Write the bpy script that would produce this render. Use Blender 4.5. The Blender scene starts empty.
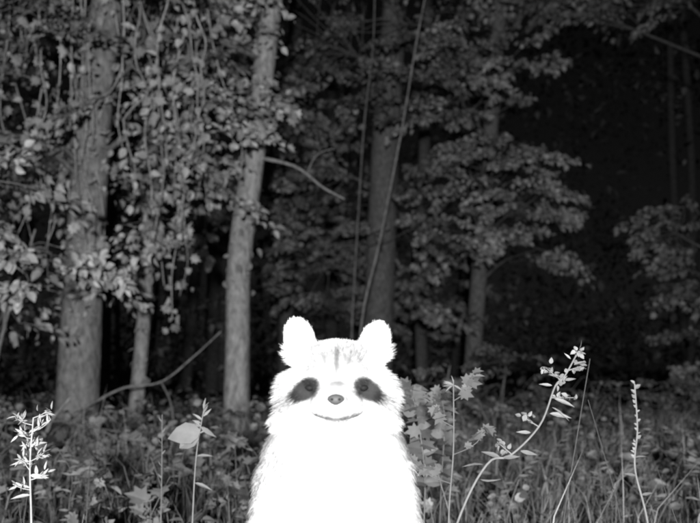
import bpy, math, numpy as np, bmesh
from mathutils import Vector, Matrix
rng = np.random.default_rng(11)

def nrm(a):
    a = np.asarray(a, float)
    return a / np.maximum(np.linalg.norm(a, axis=-1, keepdims=True), 1e-9)

# ------------------------------------------------------------ mesh builder
class MB:
    def __init__(s):
        s.v, s.f, s.m, s.s, s.c, s.n = [], [], [], [], [], 0
    def add(s, v, f, mat=0, smooth=False, shade=1.0):
        v = np.asarray(v, float).reshape(-1, 3); f = np.asarray(f, int).reshape(-1, 3)
        s.v.append(v); s.f.append(f + s.n)
        s.m.append(np.full(len(f), mat)); s.s.append(np.full(len(f), smooth))
        s.c.append(np.broadcast_to(np.asarray(shade, float), (len(v),)).copy())
        s.n += len(v)
    def build(s, name, mats):
        v = np.concatenate(s.v); f = np.concatenate(s.f)
        me = bpy.data.meshes.new(name)
        me.vertices.add(len(v)); me.vertices.foreach_set("co", v.ravel())
        me.loops.add(len(f) * 3); me.loops.foreach_set("vertex_index", f.ravel().astype(np.int32))
        me.polygons.add(len(f))
        me.polygons.foreach_set("loop_start", np.arange(0, len(f) * 3, 3, dtype=np.int32))
        me.polygons.foreach_set("loop_total", np.full(len(f), 3, dtype=np.int32))
        for m in mats: me.materials.append(m)
        me.polygons.foreach_set("material_index", np.concatenate(s.m).astype(np.int32))
        me.polygons.foreach_set("use_smooth", np.concatenate(s.s).astype(bool))
        a = me.attributes.new("shade", 'FLOAT', 'POINT')
        a.data.foreach_set("value", np.concatenate(s.c).astype(np.float32))
        me.update(calc_edges=True)
        ob = bpy.data.objects.new(name, me); bpy.context.collection.objects.link(ob)
        return ob

def catmull(pts, n):
    p = np.asarray(pts, float)
    if len(p) < 3:
        t = np.linspace(0, 1, n)[:, None]; return p[0] * (1 - t) + p[-1] * t
    q = np.vstack([2 * p[0] - p[1], p, 2 * p[-1] - p[-2]])
    x = np.linspace(0, len(p) - 1 - 1e-6, n); i = x.astype(int); t = (x - i)[:, None]
    a, b, c, d = q[i], q[i + 1], q[i + 2], q[i + 3]
    return .5 * ((2 * b) + (-a + c) * t + (2 * a - 5 * b + 4 * c - d) * t * t + (-a + 3 * b - 3 * c + d) * t ** 3)

def tube(mb, pts, r0, r1, n=12, seg=6, mat=0, shade=1.0, rough=0.0, flare=0.0):
    c = catmull(pts, n); t = np.linspace(0, 1, n)
    T = nrm(np.gradient(c, axis=0))
    ref = np.array([0.13, 0.97, 0.2]) if abs(T[0][2]) > .7 else np.array([0., 0.1, 1.])
    S = nrm(np.cross(T, ref)); U = np.cross(S, T)
    r = r0 + (r1 - r0) * t
    if flare: r = r + flare * np.exp(-t * n / 3.5)
    a = np.linspace(0, 2 * math.pi, seg, endpoint=False)
    R = np.repeat(r[:, None], seg, 1)
    if rough:
        ph = rng.uniform(0, 6, 6)
        k = (np.sin(3 * a + ph[0])[None] * .4 + np.sin(5 * a[None] + 9 * t[:, None] + ph[1]) * .3
             + np.sin(2 * a[None] - 14 * t[:, None] + ph[2]) * .5 + rng.normal(0, .35, (n, seg)))
        R = R * (1 + rough * k)
    v = c[:, None] + R[..., None] * (np.cos(a)[None, :, None] * S[:, None] + np.sin(a)[None, :, None] * U[:, None])
    i = np.arange(n - 1)[:, None] * seg; j = np.arange(seg)[None]; k2 = (j + 1) % seg
    q = np.stack([i + j, i + k2, i + seg + k2, i + seg + j], -1).reshape(-1, 4)
    f = np.vstack([q[:, [0, 1, 2]], q[:, [0, 2, 3]]])
    mb.add(v.reshape(-1, 3), f, mat, True, shade)
    return c

def mk(o):  # outline right half -> fan leaf
    o = np.array(o, float)
    left = o[1:-1][::-1] * [-1, 1]
    ring = np.vstack([o, left]); c = np.array([[0, .42]])
    v2 = np.vstack([c, ring]); z = np.abs(v2[:, 0]) * .35 - .12 * v2[:, 1] ** 2
    n = len(ring); f = [(0, 1 + i, 1 + (i + 1) % n) for i in range(n)]
    return np.column_stack([v2, z]), np.array(f)
OVATE = mk([(0, 0), (.22, .12), (.34, .38), (.26, .68), (.1, .9), (0, 1.02)])
MAPLE = mk([(0, 0), (.3, -.04), (.26, .16), (.56, .3), (.34, .42), (.4, .74), (.18, .66), (0, 1.02)])
LANCE = mk([(0, 0), (.08, .15), (.13, .4), (.09, .7), (0, 1.05)])
DIAM = mk([(0, 0), (.3, .4), (0, 1.02)])

def leaves(mb, P, D, N, size, shade, tmpl, mat=1):
    V, F = tmpl; P = np.asarray(P); n = len(P)
    if n == 0: return
    D = nrm(D); S = nrm(np.cross(D, N)); N = np.cross(S, D)
    size = np.broadcast_to(size, (n,))[:, None, None]
    v = P[:, None] + size * (V[None, :, 0:1] * S[:, None] + V[None, :, 1:2] * D[:, None] + V[None, :, 2:3] * N[:, None])
    f = F[None] + (np.arange(n) * len(V))[:, None, None]
    sh = np.repeat(np.broadcast_to(shade, (n,)), len(V))
    mb.add(v.reshape(-1, 3), f.reshape(-1, 3), mat, False, sh)

UP = np.array([0, 0, 1.])
def spray(mb, o, d, L, n, size, shade, tmpl, droop=.35, jit=.55):
    """a leafy twig with side twigs, roughly one layer thick"""
    o = np.asarray(o, float); d = nrm(d)
    side = nrm(np.cross(d, UP) + rng.normal(0, .15, 3))
    t = np.linspace(0, 1, 6)[:, None]
    main = lambda x: o + d * L * x - UP * droop * L * x ** 2
    tube(mb, main(t), .006 * L + .003, .002, 6, 3, 0, .6)
    for k in range(5):
        x = .15 + .16 * k; s = 1 if k % 2 else -1; l2 = .5 * L * (1 - .6 * x)
        a = main(x); tube(mb, [a, a + (side * s * .9 + d * .6) * l2 - UP * .1 * l2], .003, .0015, 3, 3, 0, .6)
    x = rng.uniform(.05, 1, n)[:, None] ** .8; s = rng.choice([-1, 1], n)[:, None]; u = rng.uniform(.05, 1, n)[:, None]
    l2 = .52 * L * (1 - .6 * x)
    td = side * s * .9 + d * .6
    P = main(x) + td * u * l2 - UP * .18 * u * l2 + rng.normal(0, .025 * L + .01, (n, 3))
    D = td * .6 + d * .4 - UP * rng.uniform(.0, 1.0, (n, 1)) + rng.normal(0, .4, (n, 3))
    N = UP + rng.normal(0, jit, (n, 3)) + np.array([0, -.45, 0])
    leaves(mb, P, D, N, size * rng.uniform(.5, 1.2, n), shade * rng.uniform(.6, 1.25, n), tmpl)

def blob(mb, trunk, c, r, ns, L=.7, n=60, size=.085, shade=.3, tmpl=MAPLE, droop=.35, limb=.03):
    c = np.array(c, float); r = np.array(r, float)
    tz = c[2] - .35 * np.hypot(*(c[:2] - trunk[np.argmin(abs(trunk[:, 2] - c[2]))][:2]))
    a = trunk[np.argmin(abs(trunk[:, 2] - tz))]
    mid = (a + c) / 2 + rng.normal(0, .08, 3) + UP * .1
    limbc = tube(mb, [a, mid, c], limb, limb * .4, 10, 6, 0, .36, .05)
    for i in range(ns):
        q = nrm(rng.normal(0, 1, 3)) * rng.uniform(.25, 1) ** .5
        o = c + q * r
        b = limbc[rng.integers(4, 10)]
        tube(mb, [b, (b + o) / 2 + rng.normal(0, .05, 3), o], limb * .3, .005, 6, 4, 0, .4)
        out = o - a; out[2] *= .2
        spray(mb, o, nrm(out) + rng.normal(0, .55, 3) * [1, 1, .35], L * rng.uniform(.6, 1.2), int(n * rng.uniform(.6, 1.3)), size,
              shade * rng.uniform(.55, 1.3), tmpl, droop)

# ------------------------------------------------------------ materials
def base_mat(name, rough=.8, spec=.2):
    m = bpy.data.materials.new(name); m.use_nodes = True
    nt = m.node_tree; b = nt.nodes["Principled BSDF"]
    b.inputs["Roughness"].default_value = rough; b.inputs["Specular IOR Level"].default_value = spec
    return m, nt, b
def noise_mat(name, scale, lo, hi, rough=.85, bump=.4, stretch=(1, 1, 1), attr=True, spec=.15, bdist=.02, diffuse=False):
    m, nt, b = base_mat(name, rough, spec)
    N = nt.nodes.new; L = nt.links.new
    if diffuse:
        d = N('ShaderNodeBsdfDiffuse'); L(d.outputs[0], nt.nodes['Material Output'].inputs['Surface']); nt.nodes.remove(b); b = d; cin = 'Color'
    else: cin = 'Base Color'
    tc = N('ShaderNodeTexCoord'); mp = N('ShaderNodeMapping'); mp.inputs['Scale'].default_value = stretch
    L(tc.outputs['Object'], mp.inputs[0])
    no = N('ShaderNodeTexNoise'); no.inputs['Scale'].default_value = scale; no.inputs['Detail'].default_value = 8 if bump else 3; no.inputs['Roughness'].default_value = .65
    L(mp.outputs[0], no.inputs['Vector'])
    mr = N('ShaderNodeMapRange'); mr.inputs['From Min'].default_value = .3; mr.inputs['From Max'].default_value = .7
    mr.inputs['To Min'].default_value = lo; mr.inputs['To Max'].default_value = hi
    L(no.outputs['Fac'], mr.inputs['Value'])
    out = mr.outputs[0]
    if attr:
        at = N('ShaderNodeAttribute'); at.attribute_name = 'shade'
        mu = N('ShaderNodeMath'); mu.operation = 'MULTIPLY'; L(out, mu.inputs[0]); L(at.outputs['Fac'], mu.inputs[1]); out = mu.outputs[0]
    L(out, b.inputs[cin])
    if bump:
        bp = N('ShaderNodeBump'); bp.inputs['Strength'].default_value = bump; bp.inputs['Distance'].default_value = bdist
        L(no.outputs['Fac'], bp.inputs['Height']); L(bp.outputs[0], b.inputs['Normal'])
    return m
BARK = noise_mat('bark', 8, .12, .42, .9, .8, (3.0, 3.0, 1.4), bdist=.03)
STEM = noise_mat('stem', 30, .8, 1.1, bump=0, diffuse=True)
LEAF = noise_mat('leaf', 14, .75, 1.15, bump=0, diffuse=True)
GRASS = noise_mat('grass_blade', 5, .6, 1.3, bump=0, diffuse=True)
SOIL = noise_mat('soil_and_litter', 6, .04, .12, .95, 1.0, attr=False, bdist=.05)
FUR = noise_mat('fur', 55, .7, 1.2, bump=0, diffuse=True)
NOSE, _, nb = base_mat('nose_leather', .6, .15); nb.inputs['Base Color'].default_value = (.045, .045, .045, 1)
EYE, _, eb = base_mat('eye', .55, .04); eb.inputs['Base Color'].default_value = (.008, .008, .008, 1)

# ------------------------------------------------------------ ground
def gh(x, y):
    return .03 * np.sin(x * 1.3 + 1) * np.cos(y * .9) + .02 * np.sin(x * 3.1) * np.sin(y * 2.7 + 2) + .15 * np.clip((y - 14) / 20, 0, 3) * np.sin(x * .12 + 1)
mb = MB()
gx = np.concatenate([np.linspace(-250, -12, 18)[:-1], np.linspace(-12, 12, 120), np.linspace(12, 250, 18)[1:]])
gy = np.concatenate([np.linspace(-120, -4, 10)[:-1], np.linspace(-4, 20, 120), np.linspace(20, 400, 24)[1:]])
X, Y = np.meshgrid(gx, gy); Z = gh(X, Y); w = len(gx)
i = np.arange(len(gy) - 1)[:, None] * w + np.arange(w - 1)[None]
q = np.stack([i, i + 1, i + w + 1, i + w], -1).reshape(-1, 4)
mb.add(np.stack([X, Y, Z], -1), np.vstack([q[:, [0, 1, 2]], q[:, [0, 2, 3]]]), 0, True)
mb.build('ground', [SOIL])

# ------------------------------------------------------------ grass
mb = MB()
n = 36000
y = rng.uniform(1.45, 10, n) ; x = rng.uniform(-.62, .62, n) * (y + .8)
clump = .5 + .5 * np.sin(x * 4 + 2 * np.sin(y * 3)) * np.cos(y * 3.3 + x)
h = rng.uniform(.06, .2, n) * (.55 + clump) * np.where(rng.random(n) < .08, 1.8, 1) * np.where(y > 4, 1.1, 1)
az = rng.uniform(0, 6.28, n); lean = rng.uniform(.1, .8, n) * h
wd = rng.uniform(.0012, .0038, n)
base = np.stack([x, y, gh(x, y) - .01], 1); ld = np.stack([np.cos(az), np.sin(az), 0 * az], 1); sd = np.stack([-np.sin(az + .6), np.cos(az + .6), 0 * az], 1)
m1 = base + ld * (lean * .3)[:, None] + UP * (h * .6)[:, None]; tp = base + ld * lean[:, None] + UP * h[:, None]
V = np.stack([base - sd * wd[:, None], base + sd * wd[:, None], m1 - sd * wd[:, None] * .8, m1 + sd * wd[:, None] * .8, tp], 1)
F = np.array([[0, 1, 3], [0, 3, 2], [2, 3, 4]])[None] + (np.arange(n) * 5)[:, None, None]
patch = .75 + .35 * np.sin(x * 1.9 + 1.3 * np.sin(y * 1.1))
mb.add(V.reshape(-1, 3), F.reshape(-1, 3), 0, False, np.repeat(rng.uniform(.08, .30, n) * np.clip(y / 5, .6, 1.0) * patch, 5))
mb.build('grass', [GRASS])

# ------------------------------------------------------------ undergrowth (low herbs)
mb = MB()
def herb(x, y, h, nl, size, shade, tmpl):
    z = float(gh(x, y)); lean = rng.normal(0, .25, 2) * h
    c = tube(mb, [(x, y, z), (x + lean[0] * .4, y + lean[1] * .4, z + h * .6), (x + lean[0], y + lean[1], z + h)], .003, .0015, 6, 3, 0, shade)
    t = rng.uniform(.25, 1, nl); P = c[(t * 5).astype(int)] + rng.normal(0, .01, (nl, 3))
    a = rng.uniform(0, 6.28, nl); D = np.stack([np.cos(a), np.sin(a), rng.uniform(-.5, .6, nl)], 1)
    leaves(mb, P + D * .02, D, UP + rng.normal(0, .5, (nl, 3)) + [0, -.5, 0], size * rng.uniform(.6, 1.2, nl), shade * rng.uniform(.5, 1.5, nl), tmpl)
for k in range(1200):
    y_ = rng.uniform(2.0, 11.5) ; x_ = rng.uniform(-.58, .58) * (y_ + .8)
    left = x_ / y_ < -.05
    if y_ < 3.2 and not left and rng.random() < .6: continue
    herb(x_, y_, rng.uniform(.1, .34) * (1.15 if left else .9) * (1.25 if y_ > 5 else 1), rng.integers(7, 18), rng.uniform(.035, .075),
         rng.uniform(.08, .22) * min(1.0, max(.7, y_ / 5)), [OVATE, MAPLE, LANCE][rng.integers(3)])
mb.build('undergrowth', [STEM, LEAF])

# ------------------------------------------------------------ trees
def tree(name, pts, r0, r1, blobs, shade=1., flare=.05, top=None, tmpl=MAPLE, size=.085, lsh=.3):
    mb = MB()
    H = np.asarray(pts)[-1][2]
    c = tube(mb, pts, r0, r1, int(H * 14) + 8, 22 if r0 > .05 else 10, 0, shade, .035, flare)
    for b in blobs:
        kw = dict(size=size, shade=lsh, tmpl=tmpl)
        if len(b) > 3: kw.update(b[3])
        blob(mb, c, b[0], b[1], b[2], **kw)
    if top:   # crown above
        e = c[-1]
        for k in range(top):
            a = rng.uniform(0, 6.28); rr = rng.uniform(.4, 1.6)
            blob(mb, c, e + [math.cos(a) * rr, math.sin(a) * rr, rng.uniform(-1.6, 1.0)], (.8, .8, .5), 6, L=.9, n=35, size=.12, shade=lsh, tmpl=tmpl)
    return mb.build(name, [BARK, LEAF])

tree('vine_covered_tree', [(-2.38, 6.5, -.05), (-2.34, 6.5, .82), (-2.27, 6.5, 2.12), (-2.17, 6.5, 3.34), (-2.06, 6.55, 4.2), (-1.9, 6.6, 6), (-1.8, 6.7, 8.5)], .185, .1,
     [((-2.7, 6.2, 3.6), (.7, .5, .65), 24), ((-1.75, 6.4, 3.5), (.55, .5, .6), 13), ((-2.95, 6.1, 2.5), (.35, .4, .4), 9), ((-2.45, 6.1, 2.4), (.3, .3, .4), 3), ((-1.5, 6.6, 2.7), (.4, .4, .45), 9)], .55, .06, 5, lsh=.31, size=.08)
tree('slender_tree', [(-2.08, 7.2, -.05), (-1.97, 7.2, 1.3), (-1.93, 7.2, 2.3), (-1.87, 7.2, 3.24), (-1.82, 7.2, 4.2), (-1.7, 7.2, 6.4)], .07, .035,
     [((-1.7, 7.0, 2.3), (.5, .4, .5), 7), ((-1.4, 7.2, 4.0), (.5, .4, .4), 9)], .75, .03, 3, lsh=.29, tmpl=OVATE)
t3 = tree('deciduous_tree', [(-1.065, 7, -.05), (-1.05, 7, .84), (-1.03, 7, 1.68), (-.915, 7, 2.52), (-.793, 7, 3.54), (-.72, 7, 4.1), (-.55, 7, 5.5), (-.4, 7.1, 8)], .122, .082,
     [((-1.25, 6.9, 3.7), (.3, .4, .35), 6)], .88, .04, 5, lsh=.29)
mb = MB(); tube(mb, [(-.84, 6.95, 2.62), (-.5, 6.9, 2.52), (-.25, 6.85, 2.32), (-.05, 6.8, 2.2)], .018, .007, 14, 6, 0, .8, .08)
tube(mb, [(-.4, 6.88, 2.45), (-.3, 6.8, 2.6), (-.15, 6.8, 2.66)], .007, .004, 8, 5, 0, .6)
o = mb.build('side_branch', [BARK]); o.parent = t3
tree('deciduous_tree', [(.4, 12, -.05), (.45, 12, 1.3), (.56, 12, 4.17), (.72, 12, 6.57), (.85, 12, 9.5)], .27, .17,
     [((-.5, 11.3, 5.6), (1.2, .8, 1.0), 24), ((.9, 11.3, 5.9), (1.0, .8, .8), 18), ((-.6, 11.8, 3.9), (.8, .8, 1.0), 18), ((.95, 11.6, 3.2), (.5, .7, 1.0), 12),
      ((-.5, 12.2, 2.3), (.7, .6, .7), 12), ((.5, 11.4, 4.6), (.5, .4, .5), 7), ((.4, 11.4, 2.6), (.4, .3, .4), 4), ((1.0, 11.8, 1.9), (.5, .5, .5), 9)], .5, .08, 6, size=.09, lsh=.22)
tree('layered_maple_tree', [(2.0, 12.5, -.05), (2.07, 12.5, 1.15), (2.25, 12.5, 3.48), (2.5, 12.5, 6.8), (2.65, 12.5, 9.5)], .15, .11,
     [((2.1, 11.6, 3.75), (.85, .7, .35), 24), ((2.75, 11.3, 3.2), (.4, .5, .28), 14), ((1.9, 11.6, 2.75), (.8, .6, .3), 13), ((1.7, 11.6, 4.9), (.9, .7, .5), 16),
      ((2.5, 11.8, 5.3), (.5, .5, .4), 7), ((2.7, 11.6, 2.45), (.3, .4, .2), 3), ((1.7, 12, 6.2), (.8, .7, .5), 10)], .52, .06, 6, size=.09, lsh=.31)
tree('deciduous_tree', [(6.6, 12.5, -.05), (6.5, 12.5, 3), (6.3, 12.5, 6), (6.1, 12.5, 9)], .2, .12,
     [((4.6, 12, 6.6), (1.2, .8, .35), 22), ((3.3, 12.2, 6.7), (.8, .6, .3), 10)], .4, .06, 5, size=.1, lsh=.23)
tree('deciduous_tree', [(-3.9, 11.5, -.05), (-3.8, 11.5, 3), (-3.6, 11.5, 6), (-3.5, 11.5, 9)], .2, .12,
     [((-4.4, 11, 5.2), (1.1, .9, 1.2), 26), ((-2.6, 11, 5.4), (1.1, .9, 1.1), 26), ((-2.7, 11.2, 3.3), (1.0, .8, .9), 22), ((-4.4, 11, 3.2), (.9, .8, .8), 16), ((-1.4, 11, 4.2), (.7, .8, 1.2), 18)], .45, .06, 5, size=.1, lsh=.24)
tree('deciduous_tree', [(-1.3, 15, -.05), (-1.25, 15, 3), (-1.1, 15, 7), (-1.1, 15, 10)], .16, .12,
     [((-1.6, 14.6, 6.3), (1.2, .9, 1.0), 14), ((-.8, 14.4, 3.3), (1.1, .8, 1.0), 20), ((-.3, 14.4, 1.9), (1.1, .8, .6), 16), ((-1., 14.4, 5.0), (1.0, .8, .8), 14)], .4, .06, 4, size=.12, lsh=.24)
tree('deciduous_tree', [(1.5, 15.5, -.05), (1.45, 15.5, 3), (1.6, 15.5, 7), (1.6, 15.5, 10)], .13, .1,
     [((1.5, 14.6, 2.1), (.9, .8, .8), 18), ((1.9, 14.6, 3.8), (1.0, .8, .9), 20), ((.6, 14.6, 3.4), (.9, .8, .9), 14), ((1.8, 14.8, 6.2), (1.2, .8, .8), 14)], .4, .06, 4, size=.12, lsh=.24)

def sap(name, pts, r, bl, sh=1.):
    return tree(name, pts, r, r * .45, bl, sh, 0, None, OVATE, .07, .2)
sap('sapling', [(0, 9, 0), (.024, 9, 1.19), (.096, 9, 2.45), (.17, 9, 3.6), (.28, 9.02, 4.6), (.3, 9, 5.6)], .014, [((.3, 9, 5.7), (.4, .3, .3), 5)], .5)
sap('sapling', [(.08, 9, 0), (.144, 9, 1.25), (.36, 9, 2.21), (.62, 9, 3.53), (.80, 9, 4.6), (1.0, 9, 5.6)], .016, [((1.0, 9, 5.7), (.4, .3, .3), 5)], .8)

# bushes
def bush(name, stems, blobs, size=.08, lsh=.35, tmpl=OVATE, L=.45, n=40):
    mb = MB(); c = None
    for s in stems:
        cc = tube(mb, s, .018, .008, 16, 6, 0, .5, .05); c = cc if c is None else np.vstack([c, cc])
    for b in blobs: blob(mb, c, b[0], b[1], b[2], L=L, n=n, size=size, shade=b[3] if len(b) > 3 else lsh, tmpl=tmpl, limb=.012)
    return mb.build(name, [BARK, LEAF])
bush('leafy_shrub', [[(-2.75, 5.6, 0), (-2.6, 5.6, .9), (-2.35, 5.6, 1.7)], [(-2.8, 5.5, 0), (-2.9, 5.4, 1), (-2.7, 5.4, 2.1)]],
     [((-2.35, 5.4, 1.45), (.35, .35, .2), 11), ((-2.6, 5.3, 1.9), (.3, .35, .2), 9), ((-1.95, 5.5, 1.3), (.2, .3, .12), 3), ((-2.6, 5.6, 1.1), (.25, .3, .15), 4)], .08, .30)
bush('leafy_shrub', [[(4.9, 10, 0), (4.85, 10, 1.3), (4.7, 10, 2.6)], [(5.1, 10, 0), (5.2, 10, 1.5), (5.2, 10, 2.8)]],
     [((4.4, 10, 2.5), (.4, .5, .35), 13), ((4.6, 9.9, 1.7), (.4, .5, .5), 13), ((4.7, 9.8, .8), (.5, .5, .4), 13), ((5.2, 10, 2.2), (.4, .4, .6), 8)], .085, .15, MAPLE, .5)
bush('leafy_shrub', [[(1.9, 9.5, 0), (1.95, 9.5, .5), (2.0, 9.5, .9)]],
     [((1.95, 9.3, .75), (.3, .3, .22), 8), ((2.25, 9.3, .35), (.3, .3, .2), 6), ((1.6, 9.3, .4), (.3, .3, .2), 6)], .055, .16, OVATE, .35)
bush('leafy_shrub', [[(2.9, 9, 0), (2.95, 9, .3), (3.0, 9, .5)]],
     [((2.9, 8.8, .35), (.5, .3, .2), 9), ((3.6, 8.8, .35), (.4, .3, .2), 8)], .055, .12, OVATE, .35)
bush('leafy_shrub', [[(.9, 7.5, 0), (.95, 7.5, .4), (1.0, 7.5, .7)]],
     [((.7, 7.3, .5), (.3, .3, .18), 7), ((1.15, 7.3, .4), (.3, .3, .18), 6)], .06, .2, OVATE, .35)
bush('leafy_shrub', [[(-1.9, 4.6, 0), (-1.85, 4.6, .3), (-1.7, 4.6, .5)]],
     [((-1.9, 4.5, .35), (.3, .3, .15), 9), ((-1.35, 4.5, .22), (.3, .3, .12), 7), ((-2.3, 4.6, .3), (.3, .3, .2), 7)], .065, .17, OVATE, .3, 30)

# ------------------------------------------------------------ hanging vines (one mass)
mb = MB()
for k in range(30):
    x0 = rng.uniform(-3.1, -1.15); y0 = rng.uniform(6.0, 6.9); zt = rng.uniform(3.6, 4.8); zb = rng.uniform(.9, 2.6)
    m = 9; zz = np.linspace(zt, zb, m)
    p = np.stack([x0 + np.cumsum(rng.normal(0, .06, m)), y0 + np.cumsum(rng.normal(0, .04, m)), zz], 1)
    c = tube(mb, p, .009, .004, 40, 4, 0, rng.uniform(.8, 1.3))
    nl = int(rng.uniform(18, 50)); idx = rng.integers(0, 40, nl)
    D = rng.normal(0, .6, (nl, 3)) - UP * .6
    leaves(mb, c[idx] + rng.normal(0, .05, (nl, 3)), D, rng.normal(0, .6, (nl, 3)) + [0, -.8, .5], .08 * rng.uniform(.5, 1.25, nl), .26 * rng.uniform(.5, 1.35, nl), MAPLE if k % 2 else OVATE)
for (xa, xb, yy, z0, z1, rr, nl) in [(-2.36, -2.15, 6.5, 1.0, 4.2, .17, 220), (-2.0, -1.85, 7.15, .5, 4.0, .07, 120), (-1.04, -.75, 6.93, 1.4, 4.0, .11, 60)]:
    t = rng.uniform(0, 1, nl); a = rng.uniform(math.pi, 2 * math.pi, nl)
    P = np.stack([xa + (xb - xa) * t + np.cos(a) * rr * 1.1, yy + np.sin(a) * rr * 1.1, z0 + (z1 - z0) * t], 1) + rng.normal(0, .03, (nl, 3))
    leaves(mb, P, rng.normal(0, .5, (nl, 3)) - UP * .6, np.stack([np.cos(a), np.sin(a), .5 + 0 * a], 1) + rng.normal(0, .4, (nl, 3)), .08 * rng.uniform(.5, 1.2, nl), .2 * rng.uniform(.5, 1.4, nl), OVATE)
mb.build('hanging_vines', [BARK, LEAF])
mb = MB()
tube(mb, [(-2.2, 6.3, .35), (-1.9, 6.3, .5), (-1.6, 6.35, .55), (-1.35, 6.4, .75), (-1.1, 6.4, .98)], .012, .006, 24, 6, 0, .6, .1)
tube(mb, [(-1.6, 6.35, .55), (-1.5, 6.3, .35), (-1.45, 6.2, .0)], .008, .006, 10, 6, 0, .5, .1)
tube(mb, [(-2.6, 6.2, .0), (-2.4, 6.25, .2), (-2.2, 6.3, .35)], .014, .012, 10, 6, 0, .6, .1)
mb.build('fallen_branch', [BARK])

# ------------------------------------------------------------ distant forest
mb = MB()
for k in range(70):
    y_ = rng.uniform(20, 40); u = rng.uniform(-.75, .75)
    if .15 < u < .45: continue
    x_ = u * y_
    tube(mb, [(x_, y_, -.3), (x_ + rng.normal(0, .3), y_, 6), (x_ + rng.normal(0, .6), y_, 13)], rng.uniform(.12, .3), .1, 8, 8, 0, .35)
nc = 900; n = 42000; cl = rng.uniform(-.85, .85, nc); ci = rng.integers(0, nc, n)
cy = rng.uniform(20, 42, nc); cz = np.where(rng.random(nc) < .3, rng.uniform(.0, 3, nc), rng.uniform(1, 18, nc))
P = np.stack([cl[ci] * cy[ci], cy[ci], cz[ci]], 1) + rng.normal(0, 1, (n, 3)) * [1.3, 1.2, .7]
P[:, 2] = np.maximum(P[:, 2], .05)
gap = (cl[ci] > .18) & (cl[ci] < .46)
leaves(mb, P, rng.normal(0, 1, (n, 3)), UP + rng.normal(0, .6, (n, 3)), rng.uniform(.16, .34, n), rng.uniform(.08, .2, n) * np.where(gap, .65, 1.6), DIAM)
mb.build('distant_forest', [BARK, LEAF])

# ------------------------------------------------------------ foreground weeds
def weed(name, stem, r=.003, sh=.45, fn=None):
    mb = MB(); c = tube(mb, stem, r, r * .55, 40, 6, 0, sh * K)
    if fn: fn(mb, c)
    return mb.build(name, [STEM, LEAF])
K = .32
def put(mb, pos, d, size, sh, tmpl=OVATE, nn=(0, -1, .6)):
    pos = np.atleast_2d(pos); d = np.atleast_2d(d)
    leaves(mb, pos, d, np.tile(nn, (len(pos), 1)) + rng.normal(0, .5, (len(pos), 3)), size, sh * K * rng.uniform(.75, 1.2), tmpl)
def w1(mb, c):
    for k in range(10):
        i = 39 - k * 2; s = -1 if k % 2 else 1
        e = c[i] + [s * rng.uniform(.012, .04), rng.normal(0, .012), rng.uniform(-.005, .03)]
        tube(mb, [c[i], (c[i] + e) / 2 - UP * .003, e], .0014, .001, 5, 4, 0, .3)
        m = 12; put(mb, c[i] + (e - c[i]) * rng.uniform(.3, 1.05, (m, 1)) + rng.normal(0, .005, (m, 3)), rng.normal(0, 1, (m, 3)) + [s * .6, 0, .5], .022, .8, LANCE)
    for s, i in ((-1, 27), (1, 24), (-1, 20)):
        put(mb, c[i], (s, -.2, -.1), .045, .9, LANCE)
weed('flowering_weed', [(-.775, 1.8, 0), (-.765, 1.8, .25), (-.768, 1.8, .42), (-.76, 1.8, .535)], .003, .8, w1)
def w2(mb, c):
    for i in range(22, 40, 3):
        put(mb, c[i], (rng.choice([-1, 1]) * .5, -.2, .7), .018, .3, LANCE)
weed('weed_stalk', [(-.56, 2.2, 0), (-.553, 2.2, .3), (-.551, 2.2, .52)], .0022, .3, w2)
def w3(mb, c):
    for i, d, s in ((33, (-1, -.3, -.25), .085), (32, (-.9, .1, -.6), .07), (34, (.8, -.3, -.5), .05), (26, (.9, -.2, .1), .045), (36, (-.7, 0, .5), .03), (37, (.7, 0, .6), .03), (39, (.1, 0, 1), .03), (20, (.9, 0, -.3), .05), (34, (-.9, 0, .1), .05)):
        put(mb, c[i], d, s, .42, OVATE if s > .06 else LANCE)
    for k in range(8): put(mb, c[32 + k], (rng.normal(0, .8), -.2, .6), .025, .45, LANCE)
weed('broadleaf_weed', [(-.43, 2.0, 0), (-.42, 2.0, .25), (-.41, 2.0, .42), (-.39, 2.0, .545)], .0026, .4, w3)
def w4(mb, c):
    for k in range(4):
        a = c[20 + k * 5]; s = -1 if k % 2 == 0 else 1
        e = a + [s * (.1 - .018 * k), -.02, .07]
        tube(mb, [a, (a + e) / 2 + [s * .01, 0, -.01], e], .0017, .001, 6, 4, 0, .1)
        for q in range(6):
            put(mb, a + (e - a) * (.35 + .13 * q), (s * rng.uniform(.1, 1), -.3, rng.uniform(-.6, .7)), rng.uniform(.022, .038), .26, MAPLE)
    for q in range(8): put(mb, c[38], (rng.normal(0, 1), -.2, rng.normal(.2, .5)), .026, .45, LANCE)
weed('broadleaf_weed', [(.265, 1.9, 0), (.25, 1.9, .25), (.262, 1.9, .45), (.262, 1.9, .625)], .0028, .36, w4)
def w4b(mb, c):
    for k in range(26):
        i = 14 + int(k * .95); put(mb, c[i], (-1 if k % 2 else 1, rng.normal(-.2, .5), rng.uniform(-.4, .5)), rng.uniform(.035, .06), rng.uniform(.14, .34), MAPLE if k % 3 else OVATE)
weed('broadleaf_weed', [(.2, 2.2, 0), (.22, 2.2, .3), (.2, 2.2, .5), (.17, 2.2, .62)], .003, .3, w4b)
weed('broadleaf_weed', [(.27, 2.3, 0), (.28, 2.3, .3), (.29, 2.3, .5), (.27, 2.3, .6)], .003, .3, w4b)
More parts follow.
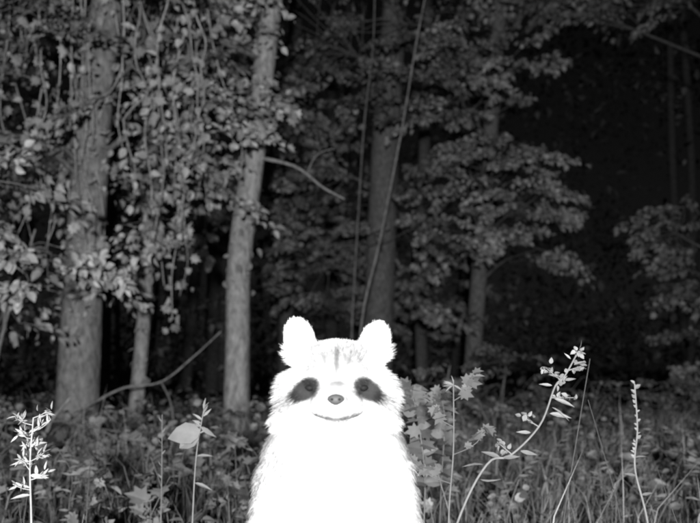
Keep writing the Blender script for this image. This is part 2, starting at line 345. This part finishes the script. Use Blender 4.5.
def w5(mb, c):
    for i, d, s in ((36, (.9, -.2, .35), .028), (37, (-.7, 0, .7), .02), (33, (-.9, 0, .2), .028), (31, (.9, -.2, .1), .028), (28, (-.95, 0, .15), .03), (24, (1, -.3, -.15), .05), (25, (.9, -.3, -.6), .05), (26, (.9, -.2, -.3), .05),
                    (21, (-1, -.2, .1), .035), (18, (.9, -.2, -.2), .04), (15, (-.9, 0, .3), .045), (14, (.9, -.2, .1), .04), (11, (-1, 0, 0), .05), (9, (.9, 0, -.1), .05), (39, (.4, 0, 1), .022)):
        p = c[i] + np.array(d) * .008; put(mb, p, d, s, .5 if i > 20 else .35, LANCE)
    for i, d, l in ((35, (.8, 0, .25), .05), (31, (-.7, 0, .6), .045), (26, (.9, 0, .0), .06), (22, (-.8, 0, .5), .05), (38, (.6, 0, .5), .025), (28, (.7, 0, .6), .04), (17, (-.7, 0, .6), .05)):
        e = c[i] + np.array(d) * l; tube(mb, [c[i], e], .002, .0012, 4, 4, 0, .15)
        for q in range(12): put(mb, c[i] + (e - c[i]) * rng.uniform(.3, 1.1) + rng.normal(0, .005, 3), rng.normal(0, 1, 3), .015, .5, OVATE)
weed('branching_weed', [(.17, 1.8, 0), (.26, 1.8, .29), (.33, 1.8, .425), (.385, 1.8, .445), (.456, 1.8, .518), (.492, 1.8, .61), (.515, 1.8, .635), (.547, 1.8, .693)], .0034, .42, w5)
weed('grass_stalk', [(.54, 2.0, 0), (.57, 2.0, .25), (.61, 2.0, .5), (.64, 2.0, .68)], .0017, .22)
weed('grass_stalk', [(.76, 2.0, 0), (.715, 2.0, .28), (.67, 2.0, .45), (.635, 2.0, .57)], .0016, .18)
def w7(mb, c):
    for i in range(22, 40):
        put(mb, c[i] , (rng.choice([-1, 1]) * .7, -.2, .6), rng.uniform(.008, .015) * (1.6 if i > 35 else 1), .5, OVATE)
    for i, s in ((14, 1), (18, -1), (22, 1)): put(mb, c[i], (s, 0, .2), .03, .3, LANCE)
weed('seeding_weed', [(.79, 1.9, 0), (.754, 1.9, .263), (.722, 1.9, .4), (.728, 1.9, .5), (.721, 1.9, .615)], .0034, .45, w7)
def w8(mb, c):
    for i in range(8, 40, 3): put(mb, c[i], (rng.choice([-1, 1]), -.2, rng.uniform(-.2, .5)), .035, .28, LANCE)
for (x_, y_, h_) in [(-.95, 2.6, .38), (-.2, 2.5, .4), (.5, 2.7, .36), (.98, 2.6, .33), (-.7, 2.9, .4), (-.28, 3.1, .42), (.85, 3.2, .4), (1.2, 3, .42), (-1.3, 3, .45)]:
    a = rng.normal(0, .05, 3)
    weed('weed_stalk', [(x_, y_, 0), (x_ + a[0] * .5, y_, h_ * .4), (x_ + a[0] + a[1], y_, h_ * .75), (x_ + a[0] * 2 + a[2], y_, h_)], .0022, .22, w8)

# ------------------------------------------------------------ raccoon
HC = np.array([-.018, 1.05, .634])             # head centre, the face looks to -Y
bm = bmesh.new()
def ell(c, r, rot=None, sub=4):
    M = Matrix.Translation(Vector(c)) @ (rot.to_4x4() if rot else Matrix.Identity(4)) @ Matrix.Diagonal((*r, 1))
    bmesh.ops.create_icosphere(bm, subdivisions=sub, radius=1, matrix=M)
def H(x, f, z): return (HC[0] + x, HC[1] - f, HC[2] + z)
def chain(pts, rs, k=6, sub=2):
    pts = np.asarray(pts, float)
    c = catmull(pts, (len(pts) - 1) * k); r = np.interp(np.linspace(0, 1, len(c)), np.linspace(0, 1, len(rs)), rs)
    for a, b in zip(c, r): ell(a, (b, b, b), None, 3 if b > .015 else sub)
ell(H(0, -.012, .010), (.062, .06, .048))
ell(H(0, .02, .008), (.046, .045, .038))
for s in (-1, 1):
    ell(H(s * .040, -.004, -.014), (.040, .042, .041))
    ell(H(s * .018, .05, -.03), (.018, .034, .016))
    # upright rounded ears, one a touch taller
    R = Matrix.Rotation(s * math.radians(12), 3, 'Y')
    ell(H(s * .053, -.004, .058 - (s > 0) * .005), (.0235, .009, .033), R)
    ell(H(s * .056, -.004, .067 - (s > 0) * .005), (.0200, .008, .0235), R)
    ell(H(s * .049, -.006, .042), (.0265, .014, .02), R)
ell(H(0, .05, -.018), (.024, .045, .021))
ell(H(0, .085, -.025), (.0155, .018, .0135))
ell(H(0, .055, -.044), (.017, .034, .010))
bx = -.021
ell((bx, 1.08, .578), (.086, .07, .06))
ell((bx, 1.09, .53), (.101, .08, .07))
ell((bx, 1.10, .47), (.107, .088, .095))
ell((bx, 1.12, .37), (.110, .10, .13))
ell((bx, 1.14, .25), (.120, .115, .13))
ell((bx, 1.16, .17), (.12, .11, .11))
for s in (-1, 1):
    chain([(bx + s * .068, 1.08, .50), (bx + s * .085, 1.05, .41), (bx + s * .075, 1.0, .345)], [.042, .034, .024])
    chain([(bx + s * .075, 1.0, .345), (bx + s * .055, .965, .365), (bx + s * .042, .95, .375)], [.024, .018, .015])
    ell((bx + s * .04, .942, .375), (.015, .017, .010))
    for k in range(5):
        a = (-.8 + .4 * k); l = (.024, .03, .033, .03, .024)[k]
        b0 = np.array([bx + s * .04 + math.sin(a) * .011, .935, .374]); d = np.array([math.sin(a) * .5, -.75, -.12])
        chain([b0, b0 + d * l * .6, b0 + d * l + [0, .002, -.012]], [.0048, .0042, .0032], 6)
    chain([(bx + s * .075, 1.15, .19), (bx + s * .10, 1.06, .17), (bx + s * .095, 1.10, .06)], [.07, .05, .03])
    chain([(bx + s * .095, 1.13, .035), (bx + s * .10, 1.05, .026), (bx + s * .105, .99, .022)], [.026, .024, .02])
    for k in range(5):
        a = (-.5 + .25 * k); b0 = np.array([bx + s * .105 + math.sin(a) * .022, .98, .014]); d = np.array([math.sin(a) * .4, -1, -.1])
        chain([b0, b0 + d * .018, b0 + d * .034], [.0065, .0055, .004], 5)
TAIL = [(bx, 1.24, .12), (bx + .05, 1.33, .06), (bx + .15, 1.40, .045), (bx + .27, 1.42, .04), (bx + .38, 1.38, .035)]
chain(TAIL, [.035, .045, .045, .04, .015], 8)
tm = bpy.data.meshes.new('tmp'); bm.to_mesh(tm); bm.free()
to = bpy.data.objects.new('tmp', tm); bpy.context.collection.objects.link(to)
md = to.modifiers.new('r', 'REMESH'); md.mode = 'VOXEL'; md.voxel_size = .0028
sm = to.modifiers.new('s', 'SMOOTH'); sm.factor = .5; sm.iterations = 7
bpy.context.view_layer.update()
me = bpy.data.meshes.new_from_object(to.evaluated_get(bpy.context.evaluated_depsgraph_get()))
bpy.data.objects.remove(to)
me.name = 'raccoon'
nv = len(me.vertices); co = np.zeros(nv * 3); me.vertices.foreach_get('co', co); co = co.reshape(-1, 3)
me.calc_loop_triangles(); tri = np.zeros(len(me.loop_triangles) * 3, int); me.loop_triangles.foreach_get('vertices', tri); tri = tri.reshape(-1, 3)
tailc = catmull(TAIL, 60)
def sst(e0, e1, x): t = np.clip((x - e0) / (e1 - e0), 0, 1); return t * t * (3 - 2 * t)
def fur(p):
    """albedo, hair length, comb direction"""
    l = p - HC; x = l[:, 0]; f = -l[:, 1]; z = l[:, 2]
    ishead = p[:, 2] > .565
    alb = np.full(len(p), .36); ln = np.full(len(p), .019)
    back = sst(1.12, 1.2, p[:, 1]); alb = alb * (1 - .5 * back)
    comb = np.tile([0, 0, -1.], (len(p), 1)); comb[:, 0] += np.sign(p[:, 0] - bx) * .2
    # head: greyer crown and bridge, white brow, muzzle and cheeks, dark mask
    ah = np.full(len(p), .40)
    crown = sst(.008, .02, z) * (1 - sst(.03, .05, abs(x))) * (f > -.01)
    ah = ah * (1 - .5 * crown)
    bridge = (1 - sst(.005, .014, abs(x))) * (1 - sst(.004, .014, abs(z - .000))) * (f > 0); ah = ah * (1 - .45 * bridge)
    for s in (-1, 1):
        dx = (s * x - .041); dz = z + .010 + .35 * dx
        e = (dx / np.where(dx > 0, .0225, .0195)) ** 2 + (dz / .0160) ** 2
        ah = np.where(f > -.02, ah * (1 - .955 * (1 - sst(.62, 1.5, e))), ah)
        dx = s * x - .064; dz = z + .025; e = (dx / .016) ** 2 + (dz / .012) ** 2   # mask trailing onto the cheek
        ah = np.where(f > -.02, ah * (1 - .5 * (1 - sst(.1, 1.8, e))), ah)
    st = (1 - sst(.0012, .005, abs(x))) * sst(.0, .012, z) * (1 - sst(.035, .05, z)) * (f > -.02); ah *= 1 - .62 * st
    for s in (-1, 1):
        st = (1 - sst(.001, .004, abs(s * x - .014 - .25 * (z - .02)))) * sst(.018, .026, z) * (1 - sst(.034, .042, z)) * (f > -.02); ah *= 1 - .3 * st
    # the mouth line, wide with upturned corners, softly edged by the lip fur
    mz = -.0470 + 5.5 * x * x; st = (1 - sst(.0, .0055, abs(z - mz))) * (1 - sst(.030, .044, abs(x))) * (f > .0); ah *= 1 - .80 * st
    ear = z > .05; ah = np.where(ear, .45 - .24 * (f > .0) * (1 - sst(.4, 1.2, ((abs(x) - .055) / .013) ** 2 + ((z - .066) / .02) ** 2)), ah)
    alb = np.where(ishead, ah, alb)
    dn = np.linalg.norm(l - np.array([0, -.10, -.02]), axis=1)
    lh = .002 + .009 * sst(.03, .12, dn) + .008 * sst(.055, .085, abs(x)) * (z < .015) * (z > -.09)
    lh = np.where(ear, .0035, lh); lh = np.where(z < -.055, .014, lh)
    near_mouth = (abs(x) < .046) & (z > -.056) & (z < -.015) & (f > 0); lh = np.where(near_mouth, .0025, lh)
    ln = np.where(ishead, lh, ln)
    ch = nrm(l - np.array([0, -.10, -.015])); ch[:, 2] -= .7 * (z < .02)
    ch[:, 0] += np.sign(x) * .35 * (z < .01); ch = np.where(ear[:, None], np.stack([np.sign(x) * .3, 0 * x, 1 + 0 * x], 1), ch)
    comb = np.where(ishead[:, None], nrm(ch), nrm(comb))
    hand = ((p[:, 1] < .985) & (p[:, 2] > .33) & (p[:, 2] < .40)) | ((p[:, 1] < 1.1) & (p[:, 2] < .04))
    alb = np.where(hand, .12, alb); ln = np.where(hand, .002, ln)
    tl = (p[:, 1] > 1.26) & (p[:, 2] < .13)
    if tl.any():
        ti = np.argmin(((p[tl][:, None] - tailc[None]) ** 2).sum(-1), 1)
        alb[tl] = np.where(np.sin(ti * .75) > .1, .4, .05); comb[tl] = nrm(np.gradient(tailc, axis=0))[ti]
    return alb, ln, comb
alb, ln, comb = fur(co)
a = me.attributes.new("shade", 'FLOAT', 'POINT'); a.data.foreach_set("value", alb.astype(np.float32))
me.polygons.foreach_set("use_smooth", np.ones(len(me.polygons), bool))
me.materials.clear(); me.materials.append(FUR)
rac = bpy.data.objects.new('raccoon', me); bpy.context.collection.objects.link(rac)
A, B, C = co[tri[:, 0]], co[tri[:, 1]], co[tri[:, 2]]
cr = np.cross(B - A, C - A); ar = np.linalg.norm(cr, axis=1); fn = nrm(cr)
cen = (A + B + C) / 3; wgt = ar * np.where(cen[:, 2] > .43, 3.5, 1.0); wgt /= wgt.sum()
n = 85000; pick = rng.choice(len(tri), n, p=wgt); r1 = np.sqrt(rng.random(n))[:, None]; r2 = rng.random(n)[:, None]
P = A[pick] * (1 - r1) + B[pick] * r1 * (1 - r2) + C[pick] * r1 * r2; Nn = fn[pick]
alb, ln, comb = fur(P); ln = ln * rng.uniform(.6, 1.25, n)
clumpn = np.stack([np.sin(P[:, 0] * 170 + 3 * np.sin(P[:, 2] * 90)), np.sin(P[:, 1] * 150 + P[:, 2] * 60), np.sin(P[:, 2] * 160 + P[:, 0] * 80)], 1)
D = nrm(Nn * .4 + comb * .8 + clumpn * .16 + rng.normal(0, .13, (n, 3)))
S = nrm(np.cross(D, Nn + rng.normal(0, .1, (n, 3)))) * (.00035 + .018 * ln)[:, None]
mid = P + D * ln[:, None] * .5; tip = P + nrm(D + comb * .35) * ln[:, None]
V = np.stack([P - S - Nn * .0008, P + S - Nn * .0008, mid - S * .7, mid + S * .7, tip], 1)
F = np.array([[0, 1, 3], [0, 3, 2], [2, 3, 4]])[None] + (np.arange(n) * 5)[:, None, None]
mb = MB(); mb.add(V.reshape(-1, 3), F.reshape(-1, 3), 0, False, np.repeat(alb * rng.uniform(.6, 1.2, n), 5))
o = mb.build('fur_strands', [FUR]); o.parent = rac
def sph(name, c, r, mat, sub=3):
    b = bmesh.new(); bmesh.ops.create_icosphere(b, subdivisions=sub, radius=1, matrix=Matrix.Translation(Vector(c)) @ Matrix.Diagonal((*r, 1)))
    for v in b.verts:
        if v.co.z < c[2]: v.co.x = c[0] + (v.co.x - c[0]) * (1 - .35 * (c[2] - v.co.z) / r[2])
    m = bpy.data.meshes.new(name); b.to_mesh(m); b.free(); m.materials.append(mat)
    m.polygons.foreach_set("use_smooth", np.ones(len(m.polygons), bool))
    o = bpy.data.objects.new(name, m); bpy.context.collection.objects.link(o); o.parent = rac; return o
sph('nose', H(0, .1, -.0215), (.0112, .009, .0075), NOSE)
for s in (-1, 1):
    sph('nostril', H(s * .0045, .1075, -.021), (.0022, .002, .0016), EYE, 2)
    m_ = (abs(co[:, 0] - (HC[0] + s * .036)) < .004) & (abs(co[:, 2] - (HC[2] - .008)) < .004)
    ys = co[m_][:, 1].min()
    sph('eye', (HC[0] + s * .036, ys + .0042, HC[2] - .008), (.0068, .0062, .0045), EYE)

# ------------------------------------------------------------ light, sky, camera
w = bpy.data.worlds.new("World"); bpy.context.scene.world = w; w.use_nodes = True
nt = w.node_tree; bg = nt.nodes['Background']
sky = nt.nodes.new('ShaderNodeTexSky'); sky.sky_type = 'NISHITA'; sky.sun_disc = False; sky.sun_elevation = math.radians(20); sky.sun_rotation = math.radians(180)
bw = nt.nodes.new('ShaderNodeRGBToBW'); nt.links.new(sky.outputs[0], bw.inputs[0]); nt.links.new(bw.outputs[0], bg.inputs[0])
bg.inputs['Strength'].default_value = .0012
# the trail camera's infrared illuminator
ld = bpy.data.lights.new('infrared_illuminator', 'SPOT'); ld.energy = 3200; ld.spot_size = math.radians(100); ld.spot_blend = .8; ld.shadow_soft_size = .14
lo = bpy.data.objects.new('infrared_illuminator', ld); bpy.context.collection.objects.link(lo)
lo.location = (-.05, -2.2, .95); lo.rotation_euler = (Vector((-.9, 7, 1.8)) - lo.location).to_track_quat('-Z', 'Y').to_euler()

cd = bpy.data.cameras.new('trail_camera_view'); cam = bpy.data.objects.new('camera', cd); bpy.context.collection.objects.link(cam)
cam.location = (0, 0, .65); cam.rotation_euler = (math.radians(90), 0, 0)
cd.sensor_width = 36; cd.lens = 750 / 700 * 36; cd.shift_y = (370 - 261.5) / 700
cd.clip_end = 1000; cd.clip_start = .05
cd.dof.use_dof = True; cd.dof.focus_distance = 1.4; cd.dof.aperture_fstop = 4.6
bpy.context.scene.camera = cam
sc = bpy.context.scene
sc.view_settings.view_transform = 'Standard'; sc.view_settings.look = 'None'; sc.view_settings.exposure = 0
